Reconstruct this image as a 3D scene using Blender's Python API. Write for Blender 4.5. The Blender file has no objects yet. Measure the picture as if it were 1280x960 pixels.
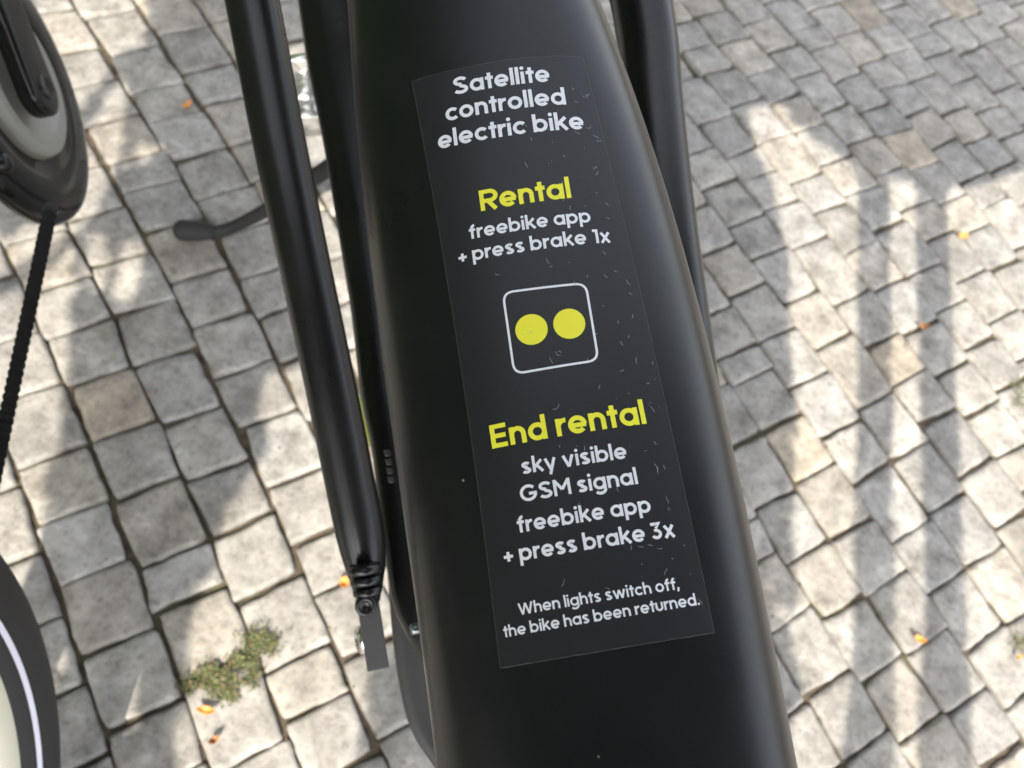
import bpy, bmesh, math, random
import numpy as np
from mathutils import Vector, Matrix, noise as mn
random.seed(7); rng = np.random.default_rng(7)
sc = bpy.context.scene
COL = sc.collection
R = math.radians

# ------------------------------------------------------------------ camera
FPX = 1040.0; CAM_H = 0.757                       # focal length for a 1280 px wide frame, lens height
dn = np.array([-.197, .431, .880]); dn /= np.linalg.norm(dn)      # straight down, in camera axes (x right, y down, z ahead)
aZ = -dn; aY = np.array([0, 0, 1.]) - dn[2]*dn; aY /= np.linalg.norm(aY); aX = np.cross(aY, aZ)
M = np.array([aX, aY, aZ]); CAM = np.array([0, 0, CAM_H])
cam = bpy.data.objects.new('camera', bpy.data.cameras.new('camera')); COL.objects.link(cam)
B = M @ np.diag([1., -1., -1.])
cam.matrix_world = Matrix([[*B[0], 0], [*B[1], 0], [*B[2], CAM_H], [0, 0, 0, 1]])
cam.data.sensor_width = 36; cam.data.lens = 36*FPX/1280
cam.data.clip_start = .01; cam.data.clip_end = 500
cam.data.dof.use_dof = True; cam.data.dof.focus_distance = .285; cam.data.dof.aperture_fstop = 14.5
sc.camera = cam

# ------------------------------------------------------------------ world, sun, exposure
EL = R(46); AZ = R(-82)
SUN = np.array([math.cos(AZ)*math.cos(EL), math.sin(AZ)*math.cos(EL), math.sin(EL)])
w = bpy.data.worlds.new('World'); sc.world = w; w.use_nodes = True
nt = w.node_tree; bg = nt.nodes['Background']
sky = nt.nodes.new('ShaderNodeTexSky'); sky.sky_type = 'NISHITA'; sky.sun_disc = False
sky.sun_elevation = EL; sky.sun_rotation = math.atan2(SUN[0], SUN[1])
sky.air_density = 1.0; sky.dust_density = 2.5; sky.ozone_density = 1.0
hs = nt.nodes.new('ShaderNodeHueSaturation'); hs.inputs['Saturation'].default_value = .32      # thin white veil over the blue
nt.links.new(sky.outputs[0], hs.inputs['Color']); nt.links.new(hs.outputs[0], bg.inputs[0]); bg.inputs[1].default_value = .15
sl = bpy.data.lights.new('sun', 'SUN'); so = bpy.data.objects.new('sun', sl); COL.objects.link(so)
sl.energy = 2.55; sl.angle = R(.42); sl.color = (1, .92, .79)
so.rotation_euler = Vector(-SUN).to_track_quat('-Z', 'Y').to_euler(); so.location = (0, -4, 5)
sc.view_settings.view_transform = 'Standard'; sc.view_settings.look = 'None'
sc.view_settings.exposure = 1.95; sc.view_settings.gamma = 1; sc.view_settings.use_curve_mapping = False

# ------------------------------------------------------------------ helpers
def ray(x, y): return M @ np.array([(x-640)/FPX, (y-480)/FPX, 1.])
def ground(x, y, h=0.):
    r = ray(x, y); return CAM + r*((h-CAM_H)/r[2])
def P(x, y, z): return CAM + ray(x, y)*z           # a point z metres ahead of the lens
def cv(v): return M @ np.asarray(v, float)
def nrm(v): v = np.asarray(v, float); return v/np.linalg.norm(v)

def mat(name, col, rough=.5, metal=0., spec=.5):
    m = bpy.data.materials.new(name); m.use_nodes = True
    b = m.node_tree.nodes['Principled BSDF']
    b.inputs['Base Color'].default_value = (*col, 1); b.inputs['Roughness'].default_value = rough
    b.inputs['Metallic'].default_value = metal; b.inputs['Specular IOR Level'].default_value = spec
    return m
def N_(m, t, **kw):
    n = m.node_tree.nodes.new(t)
    for k, v in kw.items(): setattr(n, k, v)
    return n
def L_(m, a, b): m.node_tree.links.new(a, b)
def bsdf(m): return m.node_tree.nodes['Principled BSDF']
def noise_node(m, scale, detail=4, rough=.55, coord='Object'):
    tc = N_(m, 'ShaderNodeTexCoord'); n = N_(m, 'ShaderNodeTexNoise')
    n.inputs['Scale'].default_value = scale; n.inputs['Detail'].default_value = detail; n.inputs['Roughness'].default_value = rough
    L_(m, tc.outputs[coord], n.inputs['Vector']); return n
def ramp(m, src, stops):
    r = N_(m, 'ShaderNodeValToRGB'); e = r.color_ramp.elements
    while len(e) < len(stops): e.new(.5)
    for el, (p, c) in zip(e, stops): el.position = p; el.color = (*c, 1) if len(c) == 3 else c
    L_(m, src, r.inputs[0]); return r
def mix(m, mode, fac, a, b):
    n = N_(m, 'ShaderNodeMix', data_type='RGBA', blend_type=mode)
    for idx, v in ((0, fac), (6, a), (7, b)):
        if isinstance(v, (int, float)): n.inputs[idx].default_value = v
        elif isinstance(v, tuple): n.inputs[idx].default_value = (*v, 1)
        else: L_(m, v, n.inputs[idx])
    return n.outputs[2]
def bump(m, h, strength, dist):
    n = N_(m, 'ShaderNodeBump'); n.inputs['Strength'].default_value = strength; n.inputs['Distance'].default_value = dist
    L_(m, h, n.inputs['Height']); L_(m, n.outputs[0], bsdf(m).inputs['Normal'])

def mesh_obj(name, verts, faces, m, parent=None, smooth=True, mats=None, fmat=None):
    me = bpy.data.meshes.new(name)
    me.from_pydata([tuple(map(float, v)) for v in verts], [], [tuple(f) for f in faces])
    for mm in (mats or [m]): me.materials.append(mm)
    if fmat is not None: me.polygons.foreach_set('material_index', fmat)
    if smooth: me.polygons.foreach_set('use_smooth', [True]*len(me.polygons))
    me.update()
    o = bpy.data.objects.new(name, me); COL.objects.link(o)
    if parent is not None:
        o.parent = parent
        if parent.type == 'EMPTY': o.matrix_parent_inverse = Matrix.Translation(parent.location).inverted()
    return o
def thing(name, label, cat, loc, group=None):
    o = bpy.data.objects.new(name, None); COL.objects.link(o); o.location = tuple(map(float, loc)); o.empty_display_size = .05
    return tag(o, label, cat, group)
def tag(o, label, cat, group=None):
    o['label'] = label; o['category'] = cat
    if group: o['group'] = group
    return o
def recalc(o):
    bm = bmesh.new(); bm.from_mesh(o.data); bmesh.ops.recalc_face_normals(bm, faces=bm.faces); bm.to_mesh(o.data); bm.free(); return o
def bevel(o, w_, seg=2):
    bm = bmesh.new(); bm.from_mesh(o.data)
    bmesh.ops.bevel(bm, geom=[e for e in bm.edges if len(e.link_faces) == 2 and e.calc_face_angle(0) > .5], offset=w_, segments=seg, affect='EDGES', profile=.6)
    bmesh.ops.recalc_face_normals(bm, faces=bm.faces); bm.to_mesh(o.data); bm.free(); return o
class MB:
    def __init__(s): s.v = []; s.f = []; s.m = []
    def add(s, v, f, mi=0):
        k = len(s.v); s.v += [tuple(map(float, q)) for q in v]; s.f += [tuple(i+k for i in q) for q in f]; s.m += [mi]*len(f)
    def tube(s, pts, rad, seg=20, squash=None, mi=0, cap=True):
        pts = [np.asarray(p, float) for p in pts]; n = len(pts)
        if not hasattr(rad, '__len__'): rad = [rad]*n
        ref = None; v = []; f = []
        for i in range(n):
            t = nrm(pts[min(i+1, n-1)]-pts[max(i-1, 0)])
            if ref is None:
                ref = np.cross(t, [0, 0, 1.] if abs(t[2]) < .9 else [1., 0, 0])
            ref = nrm(ref - t*np.dot(ref, t)); b = np.cross(t, ref)
            for k in range(seg):
                a = 2*math.pi*k/seg; v.append(pts[i]+rad[i]*(math.cos(a)*ref+math.sin(a)*b))
        for i in range(n-1):
            for k in range(seg):
                f.append((i*seg+k, i*seg+(k+1) % seg, (i+1)*seg+(k+1) % seg, (i+1)*seg+k))
        if cap: f.append(tuple(range(seg))[::-1]); f.append(tuple((n-1)*seg+k for k in range(seg)))
        s.add(v, f, mi)
    def lathe(s, c, axis, prof, seg=64, mi=0, closed=False):      # prof: (radius, offset along axis)
        axis = nrm(axis); e = nrm(np.cross(axis, [0.1, .2, 1.] if abs(axis[2]) < .9 else [1., 0, 0])); g = np.cross(axis, e)
        n = len(prof); v = []; f = []
        for r_, o_ in prof:
            for k in range(seg):
                a = 2*math.pi*k/seg; v.append(np.asarray(c)+axis*o_+r_*(math.cos(a)*e+math.sin(a)*g))
        for i in range(n if closed else n-1):
            j = (i+1) % n
            for k in range(seg): f.append((i*seg+k, i*seg+(k+1) % seg, j*seg+(k+1) % seg, j*seg+k))
        s.add(v, f, mi)
    def box(s, c, ex, ey, ez, mi=0):                              # half-extent vectors
        c, ex, ey, ez = (np.asarray(q, float) for q in (c, ex, ey, ez))
        v = [c+a*ex+b*ey+d*ez for a in (-1, 1) for b in (-1, 1) for d in (-1, 1)]
        s.add(v, [(0, 1, 3, 2), (4, 6, 7, 5), (0, 4, 5, 1), (2, 3, 7, 6), (0, 2, 6, 4), (1, 5, 7, 3)], mi)
    def build(s, name, m, parent=None, smooth=True, mats=None):
        o = mesh_obj(name, s.v, s.f, m, parent, smooth, mats, s.m if mats else None); return recalc(o)
def smooth_path(pts, n=40):
    pts = np.asarray(pts, float); d = np.r_[0, np.cumsum(np.linalg.norm(np.diff(pts, axis=0), axis=1))]
    t = np.linspace(0, d[-1], n); out = []
    for q in t:
        i = min(max(np.searchsorted(d, q)-1, 0), len(pts)-2)
        p0, p1, p2, p3 = pts[max(i-1, 0)], pts[i], pts[i+1], pts[min(i+2, len(pts)-1)]
        u = (q-d[i])/(d[i+1]-d[i])
        out.append(.5*((2*p1)+(-p0+p2)*u+(2*p0-5*p1+4*p2-p3)*u*u+(-p0+3*p1-3*p2+p3)*u**3))
    return np.array(out)

# ------------------------------------------------------------------ materials
def paint(name, col, rough):
    m = mat(name, col, rough)
    n = noise_node(m, 900, 2); bump(m, n.outputs[0], .04, .0004)
    n2 = noise_node(m, 18, 5)
    r = ramp(m, n2.outputs[0], [(.3, (rough*.85,)*3), (.7, (rough*1.18,)*3)]); L_(m, r.outputs[0], bsdf(m).inputs['Roughness'])
    v = N_(m, 'ShaderNodeTexVoronoi'); v.inputs['Scale'].default_value = 75
    tc = N_(m, 'ShaderNodeTexCoord'); L_(m, tc.outputs['Object'], v.inputs['Vector'])
    sp = ramp(m, v.outputs['Distance'], [(.0, (1, 1, 1)), (.026, (1, 1, 1)), (.04, (0, 0, 0))])
    pick = N_(m, 'ShaderNodeSeparateColor'); L_(m, v.outputs['Color'], pick.inputs[0])
    gate = ramp(m, pick.outputs[0], [(.74, (0, 0, 0)), (.75, (1, 1, 1))])
    fac = mix(m, 'MULTIPLY', 1., sp.outputs[0], gate.outputs[0])
    du = noise_node(m, 30, 8, .7); dr = ramp(m, du.outputs[0], [(.45, (0, 0, 0)), (.8, (.022, .022, .022))])
    basec = mix(m, 'MIX', dr.outputs[0], tuple(col), (.30, .28, .25))
    L_(m, mix(m, 'MIX', fac, basec, (.22, .21, .19)), bsdf(m).inputs['Base Color'])
    return m
M_paint = paint('satin_black_paint', (.009, .009, .009), .30)
M_tube = paint('satin_black_tube_paint', (.008, .0084, .0098), .31)
M_gloss = mat('gloss_black_plastic', (.008, .008, .007), .14, spec=.3)
M_plate = paint('matt_black_plate', (.045, .043, .041), .55)
M_silver = mat('brushed_steel', (.78, .77, .74), .22, 1.)
M_dsteel = mat('dark_steel', (.30, .33, .36), .3, 1.)
M_grey = mat('grey_plastic', (.23, .225, .20), .38)
M_rubber = mat('tyre_rubber', (.014, .0135, .013), .8)
M_stripe = mat('reflective_stripe', (.58, .58, .66), .45)
M_rim = mat('pale_rim', (.62, .60, .50), .35, .3)
M_chain = mat('oiled_chain', (.03, .028, .026), .45, .6)
M_yellowgreen = mat('yellow_green_strip', (.26, .28, .05), .5)
M_white = mat('white_print', (.86, .87, .92), .5)
M_yellow = mat('yellow_print', (.95, .90, .05), .5)
M_scuff = mat('pale_scuff', (.42, .43, .45), .6)
M_sedge = mat('worn_sticker_edge', (.10, .10, .10), .55)
M_stick = mat('satin_sticker', (.018, .0185, .021), .38)
n = noise_node(M_stick, 1500, 2); bump(M_stick, n.outputs[0], .10, .0003)
M_leafo = mat('orange_leaf', (.58, .25, .05), .6)
M_leafb = mat('brown_leaf', (.28, .13, .05), .65)

# paving stone
m = M_stone = mat('grey_marble_setts', (.4, .38, .35), .78)
at = N_(m, 'ShaderNodeAttribute', attribute_name='tone')
n1 = noise_node(m, 34, 8, .64); n2 = noise_node(m, 150, 6, .65); n3 = noise_node(m, 11, 4)
c1 = ramp(m, n1.outputs[0], [(.28, (.46, .445, .43)), (.44, (.84, .83, .81)), (.56, (1.04, 1.04, 1.03)), (.70, (1.36, 1.35, 1.33))])
c2 = ramp(m, n2.outputs[0], [(.30, (.68, .67, .66)), (.5, (1, 1, 1)), (.72, (1.14, 1.14, 1.14))])
c3 = ramp(m, n3.outputs[0], [(.35, (.90, .89, .88)), (.65, (1.07, 1.06, 1.03))])
c = mix(m, 'MULTIPLY', 1., at.outputs[0], c1.outputs[0]); c = mix(m, 'MULTIPLY', 1., c, c2.outputs[0]); c = mix(m, 'MULTIPLY', 1., c, c3.outputs[0])
nv = noise_node(m, 23, 6, .7); rust = ramp(m, nv.outputs[0], [(.66, (0, 0, 0)), (.76, (.45, .45, .45))])
nd = noise_node(m, 75, 3, .6); dk = ramp(m, nd.outputs[0], [(.60, (1, 1, 1)), (.70, (.62, .60, .58))]); c = mix(m, 'MULTIPLY', 1., c, dk.outputs[0])
c = mix(m, 'MIX', rust.outputs[0], c, (.33, .24, .15)); L_(m, c, bsdf(m).inputs['Base Color'])
bump(m, mix(m, 'ADD', 1., n1.outputs[0], n2.outputs[0]), .55, .0022)
# joint filling
m = M_joint = mat('sandy_joint', (.12, .10, .07), .95)
a = noise_node(m, 5, 4); b2 = noise_node(m, 90, 5)
moss = ramp(m, a.outputs[0], [(.52, (.085, .068, .050)), (.68, (.072, .072, .038))])
g = ramp(m, b2.outputs[0], [(.3, (.45, .45, .45)), (.7, (1.35, 1.3, 1.2))])
L_(m, mix(m, 'MULTIPLY', 1., moss.outputs[0], g.outputs[0]), bsdf(m).inputs['Base Color']); bump(m, b2.outputs[0], .8, .004)
# leaves, bark
m = M_leaf = mat('shade_leaf', (.07, .125, .025), .5)
tr = N_(m, 'ShaderNodeBsdfTranslucent'); tr.inputs[0].default_value = (.05, .08, .015, 1)
M_bark = mat('bark', (.16, .12, .09), .9); nb = noise_node(M_bark, 40, 6); bump(M_bark, nb.outputs[0], .8, .01)
m = M_weed = mat('weed_leaf', (.09, .12, .035), .7); aw = N_(m, 'ShaderNodeAttribute', attribute_name='tone'); L_(m, aw.outputs[0], bsdf(m).inputs['Base Color'])

# ------------------------------------------------------------------ ground and paving
bm_v = [(-150, -150, -.0065), (150, -150, -.0065), (150, 150, -.0065), (-150, 150, -.0065)]
gr = mesh_obj('ground', bm_v, [(0, 1, 2, 3)], M_joint, smooth=False); gr['kind'] = 'structure'

A0 = R(-39.5); tdir = np.array([math.cos(A0), math.sin(A0)]); ndir = np.array([-tdir[1], tdir[0]])
PITCH = .0615; N0 = -.0716
def row_off(t):
    q = max(-1.0, min(.6, t)); return -.10*(q+.25)**2*(1 if q < -.25 else .2)
def to_xy(t, n): return tdir*t+ndir*(n+row_off(t)+.0035*mn.noise((t*6, n*6, 3.1)))
# cross joints read off the photograph, as points on the ground
J = [(124,470),(151,539),(184,611),(218,692),(241,747),(266,840),(64,568),(95,639),(124,713),(158,800),(199,886),(86,864),(124,950),(20,699),(65,774),
 (206,445),(237,519),(272,586),(302,658),(327,740),(375,822),(402,881),(309,458),(337,520),(368,596),(395,668),(195,287),(110,405),(172,384),(272,400),(140,327),
 (933,550),(983,616),(1028,589),(1084,651),(1028,681),(1075,525),(1158,552),(1164,651),(1114,580),(1203,616),(1241,574),(1191,513),(1123,721),(1197,720),(964,693),
 (989,776),(1066,755),(1105,835),(1176,791),(1238,794),(1040,853),(998,886),(1090,930),(1152,910),(1209,877),(1271,874),(1256,945),
 (906,308),(945,357),(985,410),(932,435),(949,466),(1044,312),(1054,252),(1090,302),(1093,233),(1132,348),(1086,361),(1021,361),(1106,423),(1172,397),(1027,467),(1060,417),(1208,374),(1234,335),(1214,449),(1096,499),(1227,259),(965,213),(995,308)]
rows = {}
for x, y in J:
    p = ground(x, y)[:2]; t = p @ tdir; nn = p @ ndir - row_off(t)
    rows.setdefault(math.floor((nn-N0)/PITCH), []).append(t)
def stones():
    V, F, C = [], [], []
    fine = [0, .028, .09, .18, .30, .43, .57, .70, .82, .91, .972, 1]; rough_ = [0, .05, .35, .65, .95, 1]
    fr = [ground(*q)[:2] for q in ((-90, -70), (1370, -70), (1370, 1040), (-90, 1040))]
    for k in range(-24, 40):
        got = sorted(rows.get(k, [])); cuts = []
        for t in got:
            if not cuts or t-cuts[-1] > .03: cuts.append(t)
        if not cuts: cuts = [random.uniform(-.05, .05)]
        full = [cuts[0]]
        for t in cuts[1:]:
            gap = t-full[-1]; n = max(1, round(gap/.064)); base = full[-1]
            for i in range(1, n): full.append(base+gap*i/n+random.uniform(-.006, .006))
            full.append(t)
        def step(): return random.choices([random.uniform(.050, .067), random.uniform(.036, .048), random.uniform(.068, .08)], [.80, .13, .07])[0]
        while full[-1] < 1.5: full.append(full[-1]+step())
        while full[0] > -1.9: full.insert(0, full[0]-step())
        for i in range(len(full)-1):
            t0, t1 = full[i], full[i+1]; n0 = N0+k*PITCH; n1 = n0+PITCH
            g = lambda: random.uniform(.0, .0009) if random.random() < .76 else random.uniform(.0009, .0026)
            if random.random() < .10: n1 -= random.uniform(.001, .005)
            if random.random() < .10: t1 -= random.uniform(.001, .004)
            j = lambda: random.gauss(0, .0015)
            q = [(t0+g()+j(), n0+g()+j()), (t1-g()+j(), n0+g()+j()), (t1-g()+j(), n1-g()+j()), (t0+g()+j(), n1-g()+j())]
            q = [to_xy(*u) for u in q]
            hz = random.gauss(-.001, .0006); tx, ty = random.gauss(0, .008), random.gauss(0, .008); sd = random.uniform(0, 99)
            cx = sum(u[0] for u in q)/4; cy = sum(u[1] for u in q)/4
            if math.hypot(cx, cy-.5) > 1.75: continue
            seen = all((b_[0]-a_[0])*(cy-a_[1])-(b_[1]-a_[1])*(cx-a_[0]) <= 0 for a_, b_ in zip(fr, fr[1:]+fr[:1]))
            base = len(V); prm = fine if seen else rough_; K = len(prm)
            for a in prm:
                for b in prm:
                    # rounded corners
                    da, db = abs(a-.5)*2, abs(b-.5)*2
                    s = 1.0
                    if da > .8 and db > .8: s = 1-.03*(min(da, db)-.8)/.2
                    aa, bb = .5+(a-.5)*s, .5+(b-.5)*s
                    xy = (q[0]*(1-aa)+q[1]*aa)*(1-bb)+(q[3]*(1-aa)+q[2]*aa)*bb
                    e = min(min(a, 1-a), min(b, 1-b))
                    wob = .0017*np.array([mn.noise((xy[0]*55, xy[1]*55, sd)), mn.noise((xy[0]*55, xy[1]*55, sd+7))])+.0009*np.array([mn.noise((xy[0]*190, xy[1]*190, sd)), mn.noise((xy[0]*190, xy[1]*190, sd+7))])
                    z = hz+tx*(xy[0]-cx)+ty*(xy[1]-cy)+.0016*mn.noise((xy[0]*38, xy[1]*38, sd))+.0010*mn.noise((xy[0]*110, xy[1]*110, sd))+.0005*mn.noise((xy[0]*260, xy[1]*260, sd))
                    if e <= 0: z -= .008
                    elif e < .03 or (e < .06 and not seen): z -= .0006
                    V.append((xy[0]+wob[0], xy[1]+wob[1], z))
            u = random.random(); br = min(1.08, max(.74, random.gauss(.90, .07)))
            if u < .55: c = (0.292, 0.280, 0.264)
            elif u < .74: c = (0.320, 0.298, 0.268)
            elif u < .92: c = (0.284, 0.276, 0.266)
            else: c = (0.320, 0.282, 0.232)
            c = tuple(v*br for v in c)
            for a in range(K-1):
                for b in range(K-1):
                    o = base+a*K+b; F.append((o, o+K, o+K+1, o+1)); C.append(c)
    o = mesh_obj('paving', V, F, M_stone)
    at = o.data.attributes.new('tone', 'FLOAT_COLOR', 'FACE')
    at.data.foreach_set('color', np.c_[np.array(C), np.ones(len(C))].astype(np.float32).ravel())
    o['kind'] = 'structure'; return o
stones()

# ------------------------------------------------------------------ leaf screen added out of view, trimmed to let the sun patches through
SUNNY = [
 [(40,-30),(184,-30),(178,35),(172,52),(138,67),(122,100),(98,135),(60,60)],
 [(158,100),(150,150),(143,200),(135,225),(107,277),(66,305),(55,290),(75,272),(90,225),(100,178),(147,110)],
 [(-60,300),(0,300),(32,290),(45,275),(60,290),(40,318),(0,338),(-60,365)],
 [(-60,410),(0,378),(40,352),(70,330),(89,315),(84,340),(82,420),(79,469),(74,503),(69,565),(50,592),(46,640),(55,690),(72,725),(85,762),(45,787),(0,790),(-60,700)],
 [(30,797),(77,803),(73,841),(66,866),(40,880)],
 [(115,296),(132,298),(128,348),(121,364),(108,338)], [(161,300),(181,305),(171,342),(160,378),(142,372),(149,335)],
 [(114,508),(129,512),(122,556),(101,552)], [(144,828),(169,828),(162,908),(141,912)], [(133,908),(154,930),(132,948)], [(175,178),(191,186),(176,212),(168,205)],
 [(460,440),(363,465),(337,469),(330,496),(323,527),(344,527),(337,572),(316,603),(285,637),(275,668),(275,699),(254,740),(244,774),(237,822),(245,870),(223,912),(222,990),(300,1000),(420,1000),(440,930),(455,880),(445,840),(500,800),(520,700)],
 [(365,60),(395,60),(405,180),(410,195),(385,205)], [(375,232),(412,222),(450,330),(470,480),(430,480)],
 [(936,137),(977,134),(991,155),(1032,186),(1060,203),(1072,230),(1070,420),(1069,515),(1066,650),(1064,785),(1062,1000),(990,1000),(989,900),(1013,865),(1004,841),(992,791),(1004,743),(995,690),(995,631),(998,598),(1001,538),(997,480),(990,430),(993,340),(977,268),(964,223),(950,192)],
 [(1114,228),(1141,234),(1144,350),(1150,500),(1156,650),(1158,800),(1160,1000),(1125,1000),(1124,800),(1121,650),(1118,450)],
 [(1186,237),(1218,237),(1330,200),(1400,400),(1400,1000),(1222,1000),(1217,920),(1211,760),(1206,600),(1196,480),(1187,380)],
]
POLY = [np.array([ground(*q)[:2] for q in pl]) for pl in SUNNY]
K_ = -SUN[:2]/SUN[2]                                               # ground shift of a shadow per metre of height
def fleck(p, r): c = p[:2]+K_*p[2]; POLY.append(np.array([c+r*np.array([math.cos(a), math.sin(a)]) for a in np.linspace(0, 6.28, 12, endpoint=False)]))
HUB = P(386, 120, .62)
def inside(pts):
    hit = np.zeros(len(pts), bool); x, y = pts[:, 0], pts[:, 1]
    for pl in POLY:
        c = np.zeros(len(pts), bool)
        for (x0, y0), (x1, y1) in zip(pl, np.roll(pl, -1, 0)):
            cond = (y0 > y) != (y1 > y)
            c ^= cond & (x < (x1-x0)*(y-y0)/((y1-y0) if y1 != y0 else 1e-9)+x0)
        hit |= c
    return hit
def leaf_cloud(n, size, lo, hi, h0, h1, test=True):
    g = rng.uniform(lo, hi, (n, 2))
    if test:                                                       # leaves kept only where their shade falls on the ground in view
        fr = [ground(*q)[:2] for q in ((-130, -110), (1420, -110), (1420, 1080), (-130, 1080))]; ok = np.ones(n, bool)
        for a_, b_ in zip(fr, fr[1:]+fr[:1]): ok &= ((b_[0]-a_[0])*(g[:, 1]-a_[1])-(b_[1]-a_[1])*(g[:, 0]-a_[0])) <= 0
        g = g[ok]; n = len(g)
    h = rng.uniform(h0, h1, n)
    ctr = np.c_[g-K_[None]*h[:, None], h]
    # leaves turned roughly broadside to block the light
    nr = SUN[None]+rng.normal(0, .38, (n, 3)); nr /= np.linalg.norm(nr, axis=1)[:, None]
    e = np.cross(nr, rng.normal(size=(n, 3))); e /= np.linalg.norm(e, axis=1)[:, None]; f_ = np.cross(nr, e)
    s = size*rng.uniform(.75, 1.25, (n, 1))
    q = [ctr-e*s, ctr+f_*s*.55, ctr+e*s, ctr-f_*s*.55]
    if test:
        bad = np.zeros(n, bool)
        for v in q+[ctr, (q[0]+q[1])/2, (q[1]+q[2])/2, (q[2]+q[3])/2, (q[3]+q[0])/2]: bad |= inside(v[:, :2]+K_[None]*v[:, 2:3])
        q = [v[~bad] for v in q]
    k = len(q[0]); return np.stack(q, 1).reshape(-1, 3), np.arange(4*k).reshape(-1, 4)
vs, fs, o_ = [], [], 0
for args in ((3500, .018, (-.20, .40), (.20, .95), 1.0, 1.18), (13000, .030, (-1.05, -.35), (.95, 1.75), 1.0, 1.18), (80000, .0085, (-.85, -.2), (.75, 1.6), 1.0, 1.12), (60000, .005, (-.85, -.1), (.75, 1.1), 1.0, 1.08)):
    v, f_ = leaf_cloud(*args); vs.append(v); fs.append(f_+o_); o_ += len(v)
def shade_tree(name, label, base, crown_v, crown_f, limbs, r0, group):
    t = thing(name, label, 'shade_tree', base, group)
    mb = MB()
    for pts, r in limbs: 
        p = smooth_path(pts, 14); mb.tube(p, np.linspace(r, r*(.8 if r < .028 else .35), len(p)), 12)
    mb.build('shade_trunk', M_bark, t)
    me = bpy.data.meshes.new('shade_crown'); me.from_pydata(crown_v.tolist(), [], crown_f.tolist()); me.materials.append(M_leaf); me.update()
    c = bpy.data.objects.new('shade_crown', me); COL.objects.link(c); c.parent = t; c.matrix_parent_inverse = Matrix.Translation(t.location).inverted()
    return t
# two straight boughs added to cast the pair of shadow bars on the right
def shadow_bough(pix, h, r):
    q = [np.append(ground(*p)[:2]-K_*h, h) for p in pix]; return ([(1.15, -1.45, 1.0), (q[0]+np.array([1.15, -1.45, 1.0]))/2+np.array([-.05, -.05, .02])]+q, r)
SHADOW_BOUGHS = [([(1092, 1080), (1094, 800), (1092, 520), (1091, 215)], 1.06, .022), ([(1190, 1080), (1184, 800), (1175, 520), (1165, 215)], 1.04, .027)]
b0 = np.array([1.25, -1.5, -.01])
shade_tree('added_shade_tree', 'leafy shade screen on low branches, added unseen behind the viewer, trimmed around the sun patches', b0, np.concatenate(vs), np.concatenate(fs),
     [([b0, (1.24, -1.5, .6), (1.15, -1.45, 1.0), (.8, -1.3, 1.12), (.3, -1.2, 1.14), (-.4, -1.1, 1.15)], .05), ([(1.24, -1.5, .6), (1.2, -1.0, 1.0), (1.1, -.4, 1.15), (1.05, .0, 1.2)], .03)]+[shadow_bough(*q) for q in SHADOW_BOUGHS], .05, None)
# leafy block added out of view on the left: cuts skylight, mirrors in paint
hv, hf = [], []; nL = 15000
for axis, val in ((0, -1.12), (2, 2.35), (1, -1.6), (1, 3.0), (0, -1.9)):
    k = {0: 5200, 2: 2600, 1: 1000}[axis]; c_ = rng.uniform((-1.9, -1.6, 0), (-1.12, 3.0, 2.35), (k, 3)); c_[:, axis] = val+rng.normal(0, .035, k); hv.append(c_)
cc = np.concatenate(hv); e = rng.normal(size=cc.shape); e /= np.linalg.norm(e, axis=1)[:, None]; f2 = np.cross(e, rng.normal(size=cc.shape)); f2 /= np.linalg.norm(f2, axis=1)[:, None]
q = np.stack([cc-e*.05, cc+f2*.03, cc+e*.05, cc-f2*.03], 1).reshape(-1, 3)
mb = MB(); mb.v = [tuple(v) for v in q]; mb.f = [tuple(v) for v in np.arange(len(q)).reshape(-1, 4)]; mb.m = [0]*len(mb.f)
mb.box((-1.51, .7, 1.16), (.36, 0, 0), (0, 2.27, 0), (0, 0, 1.16))
hd_ = mesh_obj('added_shade_hedge', mb.v, mb.f, M_leaf, smooth=False); tag(hd_, 'tall dark green leaf block added unseen on the left to cut skylight', 'added_shade_hedge')

# ------------------------------------------------------------------ the rental bike
bike = thing('rental_bike', 'black electric rental bike with a printed instruction sticker on its wide tube', 'bicycle', ground(470, 640))
ys = np.array([-80, 0, 80, 165, 330, 480, 650, 790, 955, 1040.])
mid = np.array([563.1, 582.9, 601.9, 621.3, 656.5, 686.1, 717.1, 740.9, 767.1, 780.0])
zz = np.interp(ys, [-80, 0, 955, 1040], [.3213, .315, .240, .2333])
wid = np.array([324.6, 355.0, 380.9, 404.0, 437.9, 459.1, 475.9, 487.2, 501.0, 509.7])
pc = np.array([[(x-640)/FPX*z, (y-480)/FPX*z, z] for x, y, z in zip(mid, ys, zz)])
arc = np.r_[0, np.cumsum(np.linalg.norm(np.diff(pc, axis=0), axis=1))]
co = [np.polyfit(arc, pc[:, i], 3) for i in range(3)]; cw = np.polyfit(arc, wid*zz/FPX*.972, 4)
LEN = arc[-1]
def clampw(s): s = min(max(s, 0.), LEN); return np.polyval(cw, s)
def centre(s):
    q = min(max(s, 0.), LEN); p = np.array([np.polyval(c, q) for c in co]); d = np.array([np.polyval(np.polyder(c), q) for c in co])
    return p+d*(s-q), nrm(d)
PEX = 2.3; BD = .036
def frame(s):
    c, t = centre(s); v = nrm(c if 0 <= s <= LEN else centre(min(max(s, 0), LEN))[0]); a = nrm(np.cross(t, v)); return c, t, a, np.cross(t, a)
def S(x, s, off=0., raw=False):                                    # point on the tube: x across, s along, off above
    c, t, a, n_ = frame(s); hw = clampw(s)/2; r = min(abs(x)/hw, .9999)
    h = BD*((1-r**PEX)**(1/PEX))
    p = c+a*x+n_*(h-BD*.80+off)
    return p if raw else CAM+M @ p
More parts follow.
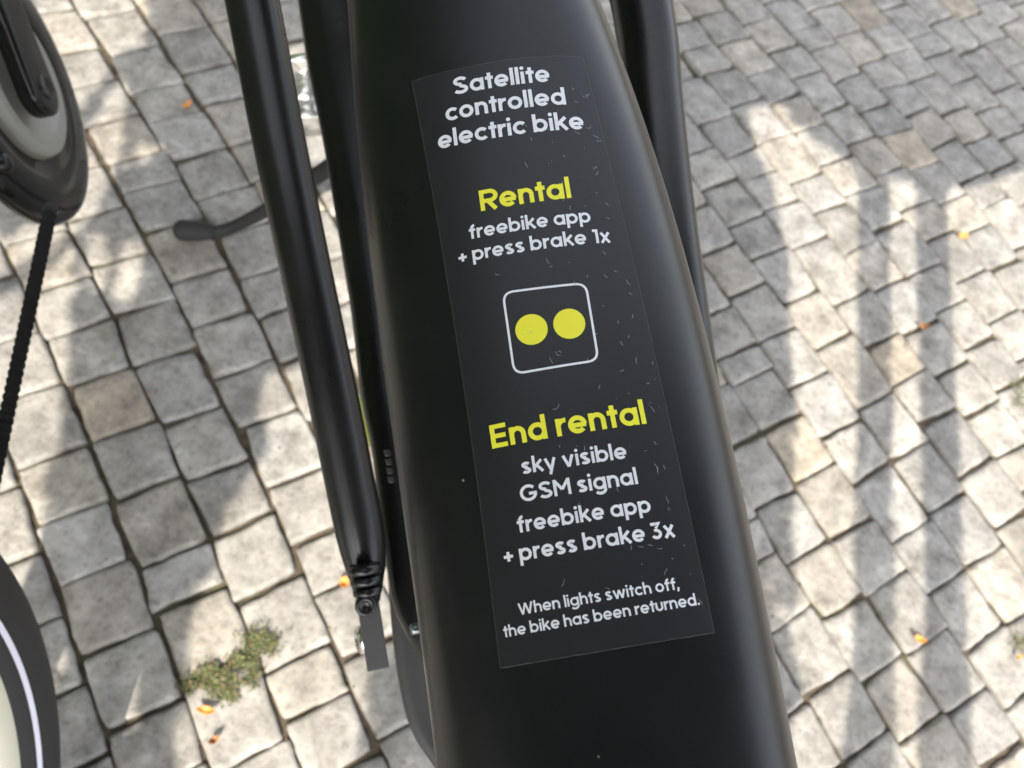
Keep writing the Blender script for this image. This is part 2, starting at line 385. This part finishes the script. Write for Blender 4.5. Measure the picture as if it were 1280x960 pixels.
def pix2s(px, py):
    x, s = 0., .16
    for _ in range(25):
        def pr(x, s): q = S(x, s, 0, True); return np.array([640+FPX*q[0]/q[2], 480+FPX*q[1]/q[2]])
        e = np.array([px, py])-pr(x, s); d = 1e-5
        Jm = np.c_[(pr(x+d, s)-pr(x-d, s))/(2*d), (pr(x, s+d)-pr(x, s-d))/(2*d)]
        u = np.linalg.solve(Jm, e); x += np.clip(u[0], -.02, .02); s += np.clip(u[1], -.05, .05)
    return np.array([x, s])
V, F = [], []; SEG = 72; ss = np.r_[np.linspace(-.42, -.02, 12), np.linspace(0, LEN, 40), np.linspace(LEN+.02, LEN+.30, 10)]
for s in ss:
    c, t, a, n_ = frame(s); hw = clampw(s)/2
    for k in range(SEG):
        an = 2*math.pi*k/SEG; cs, sn = math.cos(an), math.sin(an)
        x = hw*math.copysign(abs(cs)**(2/PEX), cs); y = BD*math.copysign(abs(sn)**(2/PEX), sn)
        V.append(CAM+M @ (c+a*x+n_*(y-BD*.80)))
for i in range(len(ss)-1):
    for k in range(SEG): F.append((i*SEG+k, i*SEG+(k+1) % SEG, (i+1)*SEG+(k+1) % SEG, (i+1)*SEG+k))
F += [tuple(range(SEG)), tuple((len(ss)-1)*SEG+k for k in range(SEG))]
recalc(mesh_obj('wide_tube', V, F, M_tube, bike))

# sticker
TL, TR, BR, BL = (pix2s(*q) for q in ((514.8, 102.5), (729, 72), (893, 791), (625, 835.5)))
NX, NY = 28, 70; V, F, FM = [], [], []
for j in range(NY+1):
    for i in range(NX+1):
        a, b = i/NX, j/NY; q = (TL*(1-a)+TR*a)*(1-b)+(BL*(1-a)+BR*a)*b
        V.append(S(q[0], q[1], .00012))
for j in range(NY):
    for i in range(NX): F.append((j*(NX+1)+i, j*(NX+1)+i+1, (j+1)*(NX+1)+i+1, (j+1)*(NX+1)+i)); FM.append(0)
def strip_xs(path, wd, off, closed=False):
    path = [np.asarray(p, float) for p in path]; n = len(path); v = []; f = []
    for i in range(n):
        a = path[(i-1) % n] if closed or i > 0 else path[i]; b = path[(i+1) % n] if closed or i < n-1 else path[i]
        d = nrm(b-a); nn = np.array([-d[1], d[0]])
        if 0 < i < n-1 or closed:
            d1 = nrm(path[i]-a); m1 = np.array([-d1[1], d1[0]]); k = max(.5, float(nn @ m1))
        else: k = 1
        ww = wd if not hasattr(wd, '__len__') else wd[i]
        v += [path[i]+nn*ww/2/k, path[i]-nn*ww/2/k]
    m_ = n if closed else n-1
    for i in range(m_): j = (i+1) % n; f.append((2*i, 2*i+1, 2*j+1, 2*j))
    return v, f
def add_xs(v, f, mi, off):
    k = len(V); V.extend(S(p[0], p[1], off) for p in v); F.extend(tuple(i+k for i in q) for q in f); FM.extend([mi]*len(f))
lerp = lambda a, b, n: [a+(b-a)*i/n for i in range(n+1)]
add_xs(*strip_xs([p+np.array([.0001, 0]) for p in lerp(TL, BL, 60)], [.00010+.00012*abs(mn.noise((i*.5, 1, 1))) for i in range(61)], 0), 2, .00016)
add_xs(*strip_xs(lerp(BL, BR, 30), [.00012+.0003*abs(mn.noise((i*.6, 4, 1))) for i in range(31)], 0), 2, .00017)
add_xs(*strip_xs(lerp(TL, TR, 20), [.0001+.0002*abs(mn.noise((i*.6, 9, 1))) for i in range(21)], 0), 2, .00017)
add_xs(*strip_xs(lerp(TR, BR, 60), [.0001+.0001*abs(mn.noise((i*.5, 12, 1))) for i in range(61)], 0), 2, .00016)
for i in range(120):                                               # scratches, most of them on the right half
    a = min(.98, max(.03, random.betavariate(3.2, 1.15))); b = random.uniform(.02, .97)
    q = (TL*(1-a)+TR*a)*(1-b)+(BL*(1-a)+BR*a)*b; an = random.gauss(1.4, .55); p = [q]; ln = random.choice([.0003, .0006, .0012, .0018, .0026])
    for k in range(5): an += random.gauss(0, .45); p.append(p[-1]+ln/5*np.array([math.cos(an), math.sin(an)]))
    add_xs(*strip_xs(p, [.00004, .00013, .00009, .00014, .0001, .00003], 0), 1, .00022+i*1e-6)
st = mesh_obj('instruction_sticker', V, F, None, bike, True, [M_stick, M_scuff, M_sedge], FM)

# lettering: rounded geometric sans drawn from strokes (x-height 1)
def arcp(cx, cy, rx, ry, a0, a1, n=18): return [(cx+rx*math.cos(R(a0+(a1-a0)*i/n)), cy+ry*math.sin(R(a0+(a1-a0)*i/n))) for i in range(n+1)]
def glyph(ch, w):
    h = w/2; r = .52-h; ry = .5-h+.012; cx = .52; X1 = 1.04
    O = ('c', arcp(cx, .5, r, ry, 0, 360, 32)[:-1])
    L = lambda *p: ('o', list(p))
    dot = lambda x, y, rad: ('d', (x, y, rad))
    AS, CP, DS = 1.42, 1.36, -.40
    if ch == 'a': return [O, L((X1-h, 0), (X1-h, 1))], X1
    if ch == 'b': return [O, L((h, 0), (h, AS))], X1
    if ch == 'd': return [O, L((X1-h, 0), (X1-h, AS))], X1
    if ch == 'p': return [O, L((h, DS), (h, 1))], X1
    if ch == 'g': return [O, ('o', [(X1-h, 1), (X1-h, .0)]+arcp(cx+.0, -.02, r+.0, .30, 0, -150, 12))], X1
    if ch == 'o': return [O], X1
    if ch == 'c': return [('o', arcp(cx, .5, r, ry, 42, 318, 26))], .90
    if ch == 'e': return [('o', arcp(cx, .5, r, ry, -2, 318, 28)), L((h*.9, .47), (X1-h*.35, .47))], X1
    if ch == 's': return [('o', arcp(.42, .735, .27, .265-h+.02, 25, 262, 14)+arcp(.40, .265, .28, .265-h+.02, 82, -155, 14))], .82
    if ch == 'l': return [L((h, 0), (h, AS))], w
    if ch == 'i': return [L((h, 0), (h, 1)), dot(h, 1.28, h*1.12)], w
    if ch == 't': return [L((.10+h+.06, 0), (.16+h, 1.28)), L((0, 1-h), (.58, 1-h))], .56
    if ch == 'f': return [('o', [(.16+h, 0), (.16+h, 1.08)]+arcp(.16+h+.24, 1.08, .24, .34-h, 180, 85, 10)), L((0, 1-h), (.60, 1-h))], .62
    if ch in 'nh':
        H = AS if ch == 'h' else 1
        return [L((h, 0), (h, H)), ('o', arcp(.46, .55, .46-h, .46-h, 165, 0, 14)+[(.92-h, 0)])], .92
    if ch == 'r': return [L((h, 0), (h, 1)), ('o', arcp(.50, .48, .50-h, .52-h, 170, 95, 10)+[(.58, 1-h)])], .58
    if ch == 'u': return [('o', [(h, 1), (h, .45)]+arcp(.45, .45, .45-h, .46-h, 180, 360, 16)+[(.90-h, 1)])], .9
    if ch == 'k': return [L((h, 0), (h, AS)), L((h+.05, .42), (.78, 1.0)), L((.36, .58), (.84, 0))], .88
    if ch == 'v': return [L((h*.9, 1), (.5, .0)), L((.5, .0), (1-h*.9, 1))], 1.0
    if ch == 'y': return [L((h*.9, 1), (.50, .03)), L((1-h*.9, 1), (.40, DS))], 1.0
    if ch == 'x': return [L((h, 1), (.95-h, 0)), L((.95-h, 1), (h, 0))], .95
    if ch == 'w': return [L((h*.9, 1), (.42, 0)), L((.42, 0), (.74, .97)), L((.74, .97), (1.06, 0)), L((1.06, 0), (1.48-h*.9, 1))], 1.48
    if ch == 'W': return [L((h*.9, CP), (.50, 0)), L((.50, 0), (.90, CP-.05)), L((.90, CP-.05), (1.30, 0)), L((1.30, 0), (1.8-h*.9, CP))], 1.8
    if ch == 'S': return [('o', arcp(.56, CP*.74, .40, CP*.26-h+.02, 20, 262, 16)+arcp(.54, CP*.26, .42, CP*.26-h+.02, 82, -158, 16))], 1.1
    if ch == 'R': return [L((h, 0), (h, CP)), ('o', [(h, CP-h), (.60, CP-h)]+arcp(.62, CP-.44, .37, .44-h, 90, -90, 14)+[(h, CP-.88+h)]), L((.52, CP-.80), (.98-h*.4, 0))], 1.06
    if ch == 'E': return [L((h, 0), (h, CP)), L((h, CP-h), (.92, CP-h)), L((h, CP*.5), (.86, CP*.5)), L((h, h), (.92, h))], .94
    if ch == 'G': return [('o', arcp(.72, CP/2, .72-h, CP/2-h+.012, 42, 345, 30)), L((.74, CP*.45), (1.44-h*.3, CP*.45))], 1.44
    if ch == 'M': return [L((h, 0), (h, CP)), L((h, CP-.06), (.70, .50)), L((.70, .50), (1.40-h, CP-.06)), L((1.40-h, 0), (1.40-h, CP))], 1.4
    if ch == '1': return [L((.46, 0), (.46, CP)), L((.10, CP-h), (.46, CP-h))], .46+h
    if ch == '3': return [('o', [(.06, CP-h), (.80, CP-h), (.42, .86)]), ('o', [(.40, .83)]+arcp(.43, .42, .45-h, .42-h, 95, -155, 18))], .90
    if ch == '+': return [L((0, .52), (.78, .52)), L((.39, .13), (.39, .91))], .78
    if ch == '.': return [dot(h*1.1, h*1.1, h*1.12)], w*1.1
    if ch == ',': return [L((.17, .25), (.06, -.22))], .26
    return [], .36
def line_of_text(txt, pl, pr, mt, w=.27, track=.125):
    a, b = pix2s(*pl), pix2s(*pr); adv = 0.; place = []
    for ch in txt:
        if ch == ' ': adv += .40; continue
        g, wd = glyph(ch, w); place.append((g, adv)); adv += wd+track
        if ch in 'frt': adv -= .03
    adv -= track; sc_ = np.linalg.norm(b-a)/adv; e = (b-a)/np.linalg.norm(b-a); up = np.array([e[1], -e[0]])
    VV, FF = [], []; lay = 0
    for g, x0 in place:
        for kind, d in g:
            off = .00020+(lay % 7)*6e-6; lay += 1
            if kind == 'd':
                cx, cy, rr = d; v = [(cx, cy)]+[(cx+rr*math.cos(2*math.pi*i/18), cy+rr*math.sin(2*math.pi*i/18)) for i in range(18)]; f = [(0, 1+i, 1+(i+1) % 18) for i in range(18)]
            else: v, f = strip_xs(d, w, 0, kind == 'c')
            k = len(VV)
            for p in v:
                q = a+sc_*(e*(p[0]+x0)+up*p[1]); VV.append(S(q[0], q[1], off))
            FF += [tuple(i+k for i in t) for t in f]
    mesh_obj('text_line', VV, FF, mt, st, False)
for a in [('Satellite', (567.8, 119), (688, 102.4), M_white, .262), ('controlled', (558, 152.3), (708, 131), M_white, .262), ('electric bike', (548.5, 187.3), (730.8, 162), M_white, .262),
          ('Rental', (601.5, 264.3), (714.5, 247.6), M_yellow, .268), ('freebike app', (587.5, 299.5), (739, 278), M_white, .25), ('+ press brake 1x', (574, 330), (764, 303.4), M_white, .25),
          ('End rental', (615.5, 561.3), (808.5, 529.8), M_yellow, .265), ('sky visible', (653, 593), (784.3, 573), M_white, .25), ('GSM signal', (651.5, 628), (798, 605), M_white, .25),
          ('freebike app', (648, 666.5), (814.5, 640), M_white, .25), ('+ press brake 3x', (631, 705), (845, 671), M_white, .25),
          ('When lights switch off,', (649, 769), (849.5, 736.5), M_white, .235), ('the bike has been returned.', (630.5, 797), (875, 756), M_white, .235)]:
    line_of_text(*a)
cs = [pix2s(*q) for q in ((628.5, 366.4), (732, 354.4), (748, 450.6), (643, 467.8))]
pth = []; RR = .13
for i in range(4):
    c, p0, p1 = cs[i], cs[i-1], cs[(i+1) % 4]; a = c+(p0-c)*RR; b = c+(p1-c)*RR
    for k in range(9): t = k/8; pth.append((1-t)**2*a+2*t*(1-t)*c+t*t*b)
    for k in range(1, 6): pth.append(b+(cs[(i+1) % 4]+(c-cs[(i+1) % 4])*RR-b)*k/6)
v, f = strip_xs(pth, .00078, 0, True); mesh_obj('emblem_frame', [S(p[0], p[1], .0002) for p in v], f, M_white, st, False)
for c, r_ in (((664.4, 412), 20.2), ((711.6, 404.8), 19.8)):
    q = pix2s(*c); e = pix2s(c[0]+r_, c[1]-2.5); rad = np.linalg.norm(e-q)
    v = [q]+[q+rad*np.array([math.cos(2*math.pi*i/48), math.sin(2*math.pi*i/48)]) for i in range(48)]
    mesh_obj('emblem_dot', [S(p[0], p[1], .0002) for p in v], [(0, 1+i, 1+(i+1) % 48) for i in range(48)], M_yellow, st, False)

# side tubes
def tubepart(name, pts, z, rpx, m_, par=bike, seg=28, n=48):
    zs = z if hasattr(z, '__len__') else [z]*len(pts)
    p3 = smooth_path([P(x, y, q) for (x, y), q in zip(pts, zs)], n)
    q3 = np.array([P(x, y, q) for (x, y), q in zip(pts, zs)]); al = np.r_[0, np.cumsum(np.linalg.norm(np.diff(q3, axis=0), axis=1))]
    rs = np.interp(np.linspace(0, al[-1], n), al, [r_*q/FPX for r_, q in zip(rpx if hasattr(rpx, '__len__') else [rpx]*len(pts), zs)])
    mb = MB(); mb.tube(p3, rs, seg); return mb.build(name, m_, par)
stay = tubepart('frame_stay', [(255, -280), (315, 0), (346, 161), (380, 326), (413, 481), (437, 600), (450, 665), (456, 700), (459, 730), (461, 752)], [.43]*10, [33, 33.5, 33, 32, 31.5, 31, 30.5, 27, 20, 14], M_paint)
ax = nrm(P(461, 760, .43)-P(452, 690, .43))
mb = MB(); c0 = P(455, 706, .412)
for i in range(3):
    mb.lathe(c0+ax*(.0055*i+.001), ax, [(.0001, -.001), (.0078-.0006*i, -.001), (.0084-.0006*i, .0005), (.0084-.0006*i, .0022), (.0074-.0006*i, .0032), (.0001, .0032)], 32)
mb.build('threaded_boss', M_paint, stay)
mb = MB(); mb.lathe(P(457, 756, .408), nrm(CAM-P(457, 756, .408)+.1*cv((0, 1, 0))), [(.0001, .0022), (.0022, .0022), (.0026, .0034), (.0046, .0034), (.0052, .0024), (.0052, -.008), (.0001, -.008)], 32)
mb.build('cap_screw', M_paint, stay)
# drop-out bar, its bolt
c = P(466, 792, .415); ey = nrm(P(472, 831, .415)-P(460, 754, .415))*.0165; vv = nrm(CAM-c); ex = nrm(np.cross(ey, vv))*.0054; ez = nrm(np.cross(ex, ey))*.006
mb = MB(); mb.box(c, ex, ey, ez); bar = bevel(mb.build('dropout_bar', M_plate, bike, False), .0006)
mb = MB(); bc = c-nrm(ex)*math.copysign(1, np.dot(ex, cv((1, 0, 0))))*.0055-nrm(ez)*.004+nrm(ey)*.003
mb.lathe(bc, nrm(-ex*np.sign(np.dot(ex, cv((1, 0, 0))))+.25*vv*.005), [(.0072, -.003), (.0072, .0012), (.0055, .0028), (.0032, .003), (.0030, .0016), (.0001, .0016)], 32); mb.build('bolt', M_silver, bike)
tubepart('frame_stay', [(742, -300), (803, 0), (817, 130), (832, 260), (849, 380), (866, 500), (886, 660), (905, 850), (925, 1100), (960, 1500)], [.47, .46, .455, .45, .445, .44, .43, .42, .41, .40], [34, 37, 36.5, 36, 35.5, 35, 34, 34, 34, 34], M_paint)
tubepart('brake_cable', [(740, -90), (766, 0), (777, 60), (792, 130)], .52, 4.5, M_gloss, n=20, seg=12)
# mudguard band between the side tubes
mb = MB(); prof = [(-1, 0), (-.98, .10), (-.9, .22), (-.6, .34), (0, .40), (.6, .34), (.9, .22), (.98, .10), (1, 0), (.9, .08), (0, .25), (-.9, .08)]
pts = [(330, -300), (372, 0), (385, 87), (404, 180), (429, 330), (440, 400), (451, 495), (464, 560), (474, 640), (482, 700), (490, 752), (508, 795), (540, 845)]
V, F = [], []; HWID = .036
p3 = smooth_path([P(x, y, .52-.00011*y) for x, y in pts], 50)
for i, p in enumerate(p3):
    t = nrm(p3[min(i+1, 49)]-p3[max(i-1, 0)]); v_ = nrm(CAM-p); a = nrm(np.cross(v_, t)); a = a*math.copysign(1, a @ cv((1, 0, 0))); n_ = np.cross(t, a); n_ = n_*math.copysign(1, n_ @ v_)
    for u, h in prof: V.append(p+a*(HWID*(u+1))+n_*(h*.03-.006))
k = len(prof)
for i in range(49):
    for j in range(k): F.append((i*k+j, i*k+(j+1) % k, (i+1)*k+(j+1) % k, (i+1)*k+j))
F += [tuple(range(k)), tuple(49*k+j for j in range(k))]
recalc(mesh_obj('mudguard', V, F, M_paint, bike))
# curved cover below it
edge = [(481, 690), (484, 715), (487, 752), (491, 800), (498, 850), (507, 893), (520, 925), (545, 962), (575, 1010), (610, 1060)]
e3 = smooth_path([P(x, y, .47-.00008*(y-640)) for x, y in edge], 40); V, F = [], []
for i, p in enumerate(e3):
    v_ = nrm(CAM-p); t = nrm(e3[min(i+1, 39)]-e3[max(i-1, 0)]); a = nrm(np.cross(v_, t)); a = a*math.copysign(1, a @ cv((1, 0, 0)))
    for u, h in ((0, -.03), (0, -.006), (.0006, -.002), (.002, -.0005), (.006, .0004), (.014, -.002), (.026, -.010), (.05, -.03)): V.append(p+a*u+v_*h)
k = 8
for i in range(39):
    for j in range(k-1): F.append((i*k+j, i*k+j+1, (i+1)*k+j+1, (i+1)*k+j))
recalc(mesh_obj('motor_cover', V, F, M_plate, bike))
mb = MB(); mb.lathe(P(519.5, 786, .36), nrm(cv((-1, .1, -.5))), [(.0001, .0022), (.0018, .0022), (.0023, .0016), (.0023, -.006)], 24); mb.build('bolt', M_dsteel, bike)
mb = MB()
for i in range(4):
    q = P(484+i*1.6, 566+i*11, .40); mb.box(q, cv((.0013, 0, 0)), cv((.0004, .0016, 0)), cv((0, 0, .002)))
bevel(mb.build('chain', M_chain, bike, False), .0005)
tubepart('rim_stripe', [(449, 496), (454, 518), (459, 540), (463, 556)], .60, 2.6, M_yellowgreen, n=16, seg=10)
# hub in the gap
hx = nrm(P(390, 156, .62)-P(383, 88, .62)); L2 = .0205
mb = MB(); mb.lathe(HUB, hx, [(.0001, -L2-.003), (.021, -L2-.003), (.022, -L2), (.021, -L2+.003), (.009, -L2+.004), (.009, -.009), (.0135, -.008), (.0145, 0), (.0135, .008), (.009, .009), (.009, L2-.004), (.021, L2-.003), (.022, L2), (.021, L2+.003), (.0001, L2+.003)], 40)
mb.build('wheel_hub', mat('polished_alloy', (.95, .93, .88), .2, .75), bike)
# kickstand
mb = MB(); g0 = ground(236, 289, .010)
kp = smooth_path([ground(262, 291, .012), ground(290, 284, .018), P(330, 264, .815), P(368, 238, .79), P(400, 217, .765), P(440, 190, .735), P(480, 160, .70)], 30)
mb.tube(kp, np.linspace(.0058, .0090, 30), 18); ks = mb.build('kickstand', M_rubber, bike)
mb = MB(); f0, f1 = ground(217, 287, .010), ground(268, 291, .012); ft = smooth_path([f0, f0+(f1-f0)*.12, f0+(f1-f0)*.45, f0+(f1-f0)*.8, f1], 16)
mb.tube(ft, [.004, .0075, .0098, .0105, .0108, .0108, .0106, .0104, .0102, .010, .0096, .009, .0085, .008, .0078, .0076], 18); mb.build('rubber_foot', M_rubber, ks)

# ------------------------------------------------------------------ the neighbouring bike (chainring, crank, chain, rear wheel)
X, Y, Z = np.eye(3)
WX, WY, TH, LEAN, WR = -.1310, -.2380, .2156, .2247, .3128
hd = np.array([-math.sin(TH), math.cos(TH), 0]); rt = np.array([math.cos(TH), math.sin(TH), 0]); wn = math.cos(LEAN)*rt+math.sin(LEAN)*Z; wu = np.cross(wn, hd)
if wu[2] < 0: wu = -wu
nb = thing('parked_bike', 'second black bike beside it, only its chainring, chain and wheel edge in view', 'bicycle', (WX, WY, 0))
hub = np.array([WX, WY, 0])+wu*(WR+.003)
wheel = MB(); prof = []
RT = .025
for k in range(28): a = 2*math.pi*k/28; prof.append((WR-RT-.001+RT*math.cos(a), RT*.92*math.sin(a)))
wheel.lathe(hub, wn, prof, 160, closed=True); tyre = wheel.build('tyre', M_rubber)
wh = tyre; wh.name = 'wheel'; wh.parent = nb; wh.matrix_parent_inverse = Matrix.Translation(nb.location).inverted()
mb = MB(); a0, a1 = R(52), R(68); off = .0007
mb.lathe(hub, wn, [(WR-RT-.001+(RT+off)*math.cos(a), (RT+off)*.92*math.sin(a)) for a in np.linspace(R(109), R(116.5), 6)], 160); mb.build('reflective_stripe', M_stripe, wh)
mb = MB(); mb.lathe(hub, wn, [(WR-.039, .013), (WR-.041, .0155), (WR-.046, .0150), (WR-.056, .0125), (WR-.062, .006), (WR-.062, -.006), (WR-.056, -.0125), (WR-.046, -.015), (WR-.041, -.0155), (WR-.039, -.013)], 140, closed=True); mb.build('rim', M_rim, wh)
mb = MB()
for i in range(36):
    a = 2*math.pi*i/36; b = a+R(28)*(1 if i % 2 else -1); sd = .022 if i % 4 < 2 else -.022
    p0 = hub+wn*sd+.03*(math.cos(b)*hd+math.sin(b)*wu); p1 = hub+(WR-.06)*(math.cos(a)*hd+math.sin(a)*wu); mb.tube([p0, p1], .001, 6)
mb.lathe(hub, wn, [(.0001, -.05), (.008, -.05), (.008, -.03), (.033, -.026), (.033, -.02), (.018, -.016), (.018, .016), (.033, .02), (.033, .026), (.008, .03), (.008, .05), (.0001, .05)], 30)
mb.build('spokes', M_dsteel, wh)
TH2, LN2 = R(34), R(15)
dnv = math.cos(LN2)*np.array([math.cos(TH2), math.sin(TH2), 0])+math.sin(LN2)*Z; dh = np.array([-math.sin(TH2), math.cos(TH2), 0]); du = np.cross(dnv, dh)
if du[2] < 0: du = -du
dc = P(14, 101, .56)
mb = MB(); mb.lathe(dc, dnv, [(.052, .002), (.058, .002), (.063, .005), (.067, .006), (.076, .0055), (.088, .0045), (.0955, .002), (.0975, -.002), (.0965, -.006), (.092, -.009), (.070, -.010), (.02, -.010)], 96)
ring = mb.build('chainring_guard', M_gloss, nb)
mb = MB(); mb.lathe(dc, dnv, [(.0001, .004), (.034, .004), (.039, .009), (.042, .0105), (.0445, .0098), (.0455, .0098), (.0490, .0105), (.0515, .009), (.0525, .005), (.053, .001)], 80); mb.build('chainring_cover', M_grey, ring)
mb = MB()
def onplane(px, py, off): r_ = ray(px, py); return CAM+r_*(np.dot(dc+dnv*off-CAM, dnv)/np.dot(r_, dnv))
bc = onplane(42, 112, .016); far = onplane(-25, -60, .016); ud = nrm(far-bc); vd = np.cross(dnv, ud)
out = [(.0185*math.cos(t), .0185*math.sin(t)) for t in np.linspace(R(100), R(260), 18)]+[(.04, -.0165), (.17, -.0125), (.17, .0125), (.04, .0165)]
nn = len(out); V = [bc+ud*a_+vd*b_+dnv*o_ for o_ in (-.005, .008) for a_, b_ in out]
mb.add(V, [tuple(range(nn))[::-1], tuple(range(nn, 2*nn))]+[(i, (i+1) % nn, (i+1) % nn+nn, i+nn) for i in range(nn)])
ca_ = bevel(mb.build('crank_arm', M_gloss, nb), .004, 4)
mb = MB(); mb.lathe(bc, dnv, [(.0001, .009), (.006, .009), (.0075, .0095), (.0085, .008), (.0085, .005)], 28)
mb.build('axle_cap', M_gloss, ca_)
for px, py in ((-9, 206), (-52, 150), (-40, 20)):
    r_ = ray(px, py); q = CAM+r_*(np.dot(dc-CAM, dnv)/np.dot(r_, dnv)); mb = MB(); mb.lathe(q, dnv, [(.0001, .011), (.004, .011), (.0065, .0095), (.007, .005)], 20); mb.build('bolt', M_gloss, ring)
c0, c1 = P(63, 262, .535), P(-34, 720, .47)
mb = MB(); n = 46; cdv = nrm(c1-c0); cl = np.linalg.norm(c1-c0); vv = nrm(CAM-(c0+c1)/2); ca = nrm(np.cross(cdv, vv))
for i in range(n):
    p = c0+(c1-c0)*(i+.5)/n; o2 = .0009 if i % 2 else 0
    for sgn in (-1, 1):
        mb.box(p+vv*sgn*(.0028+o2), ca*.0032, cdv*(cl/n*.62), vv*.0006)
    for sg2 in (-1, 1): mb.lathe(p+cdv*sg2*cl/n*.5, vv, [(.0001, -.0046), (.0044, -.0046), (.0044, .0046), (.0001, .0046)], 12)
mb.build('chain', M_chain, nb, False)

# ------------------------------------------------------------------ small things on the ground
def fallen(px, py, ln, wd, ang, label, m_=M_leafo, cat='leaf', group='fallen leaves on the paving'):
    ln *= .76; wd *= .76; g = ground(px, py, .003); e = np.array([math.cos(ang), math.sin(ang), 0]); s = np.array([-e[1], e[0], 0]); V, F = [], []
    for i in range(9):
        t = i/8; wv = wd*math.sin(math.pi*min(.98, t*.95+.02))**.8
        for u in (-1, -.5, 0, .5, 1): V.append(g+e*ln*(t-.5)+s*wv*u*.5+Z*(.0025*abs(u)+.004*(t-.5)**2*4+.0012*mn.noise((px+t*3, u, 1))))
    for i in range(8):
        for j in range(4): F.append((i*5+j, i*5+j+1, (i+1)*5+j+1, (i+1)*5+j))
    o = mesh_obj('fallen_leaf', V, F, m_); o.modifiers.new('thick', 'SOLIDIFY').thickness = .0004; tag(o, label, cat, group)
fallen(234, 133, .017, .009, R(75), 'upright orange leaf fleck lying in shade near the chainring')
fallen(258, 888, .020, .009, R(15), 'bright orange leaf just below the green weed tuft')
fallen(430, 729, .014, .012, R(95), 'orange leaf half hidden beside the left tube end')
fallen(1201, 296, .020, .012, R(30), 'orange leaf on sunlit setts at the right edge')
fallen(1147, 799, .017, .010, R(-5), 'orange leaf on the narrow bright strip between two shadow bars')
fallen(1152, 409, .020, .012, R(20), 'brown leaf scrap in the joint between the two shadow bars', M_leafb)
fallen(268, 925, .012, .008, R(60), 'small brown leaf scrap in the joint below the orange leaf', M_leafb)
fallen(1271, 822, .008, .006, R(60), 'tiny orange leaf scrap at the lower right weed')
def weed(blobs, n, label, px, py):
    V, F, C = [], [], []
    for i in range(n):
        bx, by, sx, sy = random.choices(blobs, [b[2]*b[3] for b in blobs])[0]
        g = ground(random.gauss(bx, sx), random.gauss(by, sy), random.uniform(.0, .0035))
        l = random.uniform(.0008, .0024); a = random.uniform(0, 6.28); e = np.array([math.cos(a), math.sin(a), random.uniform(-.2, .35)]); s = np.array([-e[1], e[0], random.uniform(-.4, .4)])
        k = len(V); V += [g, g+e*l+s*l*.4, g+e*l*2, g+e*l-s*l*.4]; F.append((k, k+1, k+2, k+3))
        u = random.random(); C.append((.085, .10, .03) if u < .42 else (.045, .06, .02) if u < .68 else (.13, .09, .045) if u < .88 else (.14, .15, .05))
    o = mesh_obj('ground_weed', V, F, M_weed, smooth=False); a_ = o.data.attributes.new('tone', 'FLOAT_COLOR', 'FACE')
    a_.data.foreach_set('color', np.c_[np.array(C), np.ones(len(C))].astype(np.float32).ravel()); tag(o, label, 'weed', 'weeds in the paving joints')
weed([(326, 802, 11, 8), (268, 850, 15, 8), (298, 826, 9, 5), (284, 866, 8, 5), (262, 838, 6, 5), (338, 806, 4, 6), (308, 852, 5, 2), (318, 838, 4, 9), (236, 858, 6, 4)], 2100, 'green and brown weed tuft growing in the joints at lower left', 290, 830)
weed([(1276, 497, 5, 8), (1270, 480, 5, 4)], 160, 'yellow green weed sprig at the right edge halfway up', 1276, 490)
weed([(1278, 805, 6, 7)], 130, 'green weed sprig at the lower right edge', 1278, 805)

# crumbs of bark, grit and dry leaf caught in the joints
V, F, C = [], [], []
for i in range(2600):
    k = random.randint(-8, 16); t = random.uniform(-1.0, .9); p = to_xy(t, N0+k*PITCH+random.gauss(0, .0012))
    if random.random() < .25: p = p+np.array([random.gauss(0, .02), random.gauss(0, .02)])
    if mn.noise((p[0]*7, p[1]*7, 5.)) < -.05: continue
    c = np.array([p[0], p[1], random.uniform(-.004, .0005)]); l = random.uniform(.0006, .0022); a = random.uniform(0, 6.28); e = np.array([math.cos(a), math.sin(a), .1])*l; f_ = np.array([-math.sin(a), math.cos(a), .2])*l*random.uniform(.3, .8); n_ = Z*l*.5
    k = len(V); V += [c-e, c+f_, c+e, c-f_, c+n_]; F += [(k, k+1, k+4), (k+1, k+2, k+4), (k+2, k+3, k+4), (k+3, k, k+4)]
    u = random.random(); C += [(.10, .065, .035) if u < .5 else (.24, .13, .05) if u < .75 else (.06, .05, .04) if u < .9 else (.07, .085, .03)]*4
o = mesh_obj('joint_debris', V, F, M_weed, smooth=False); a_ = o.data.attributes.new('tone', 'FLOAT_COLOR', 'FACE')
a_.data.foreach_set('color', np.c_[np.array(C), np.ones(len(C))].astype(np.float32).ravel()); o['kind'] = 'stuff'; tag(o, 'brown grit and leaf crumbs caught in the paving joints', 'debris')
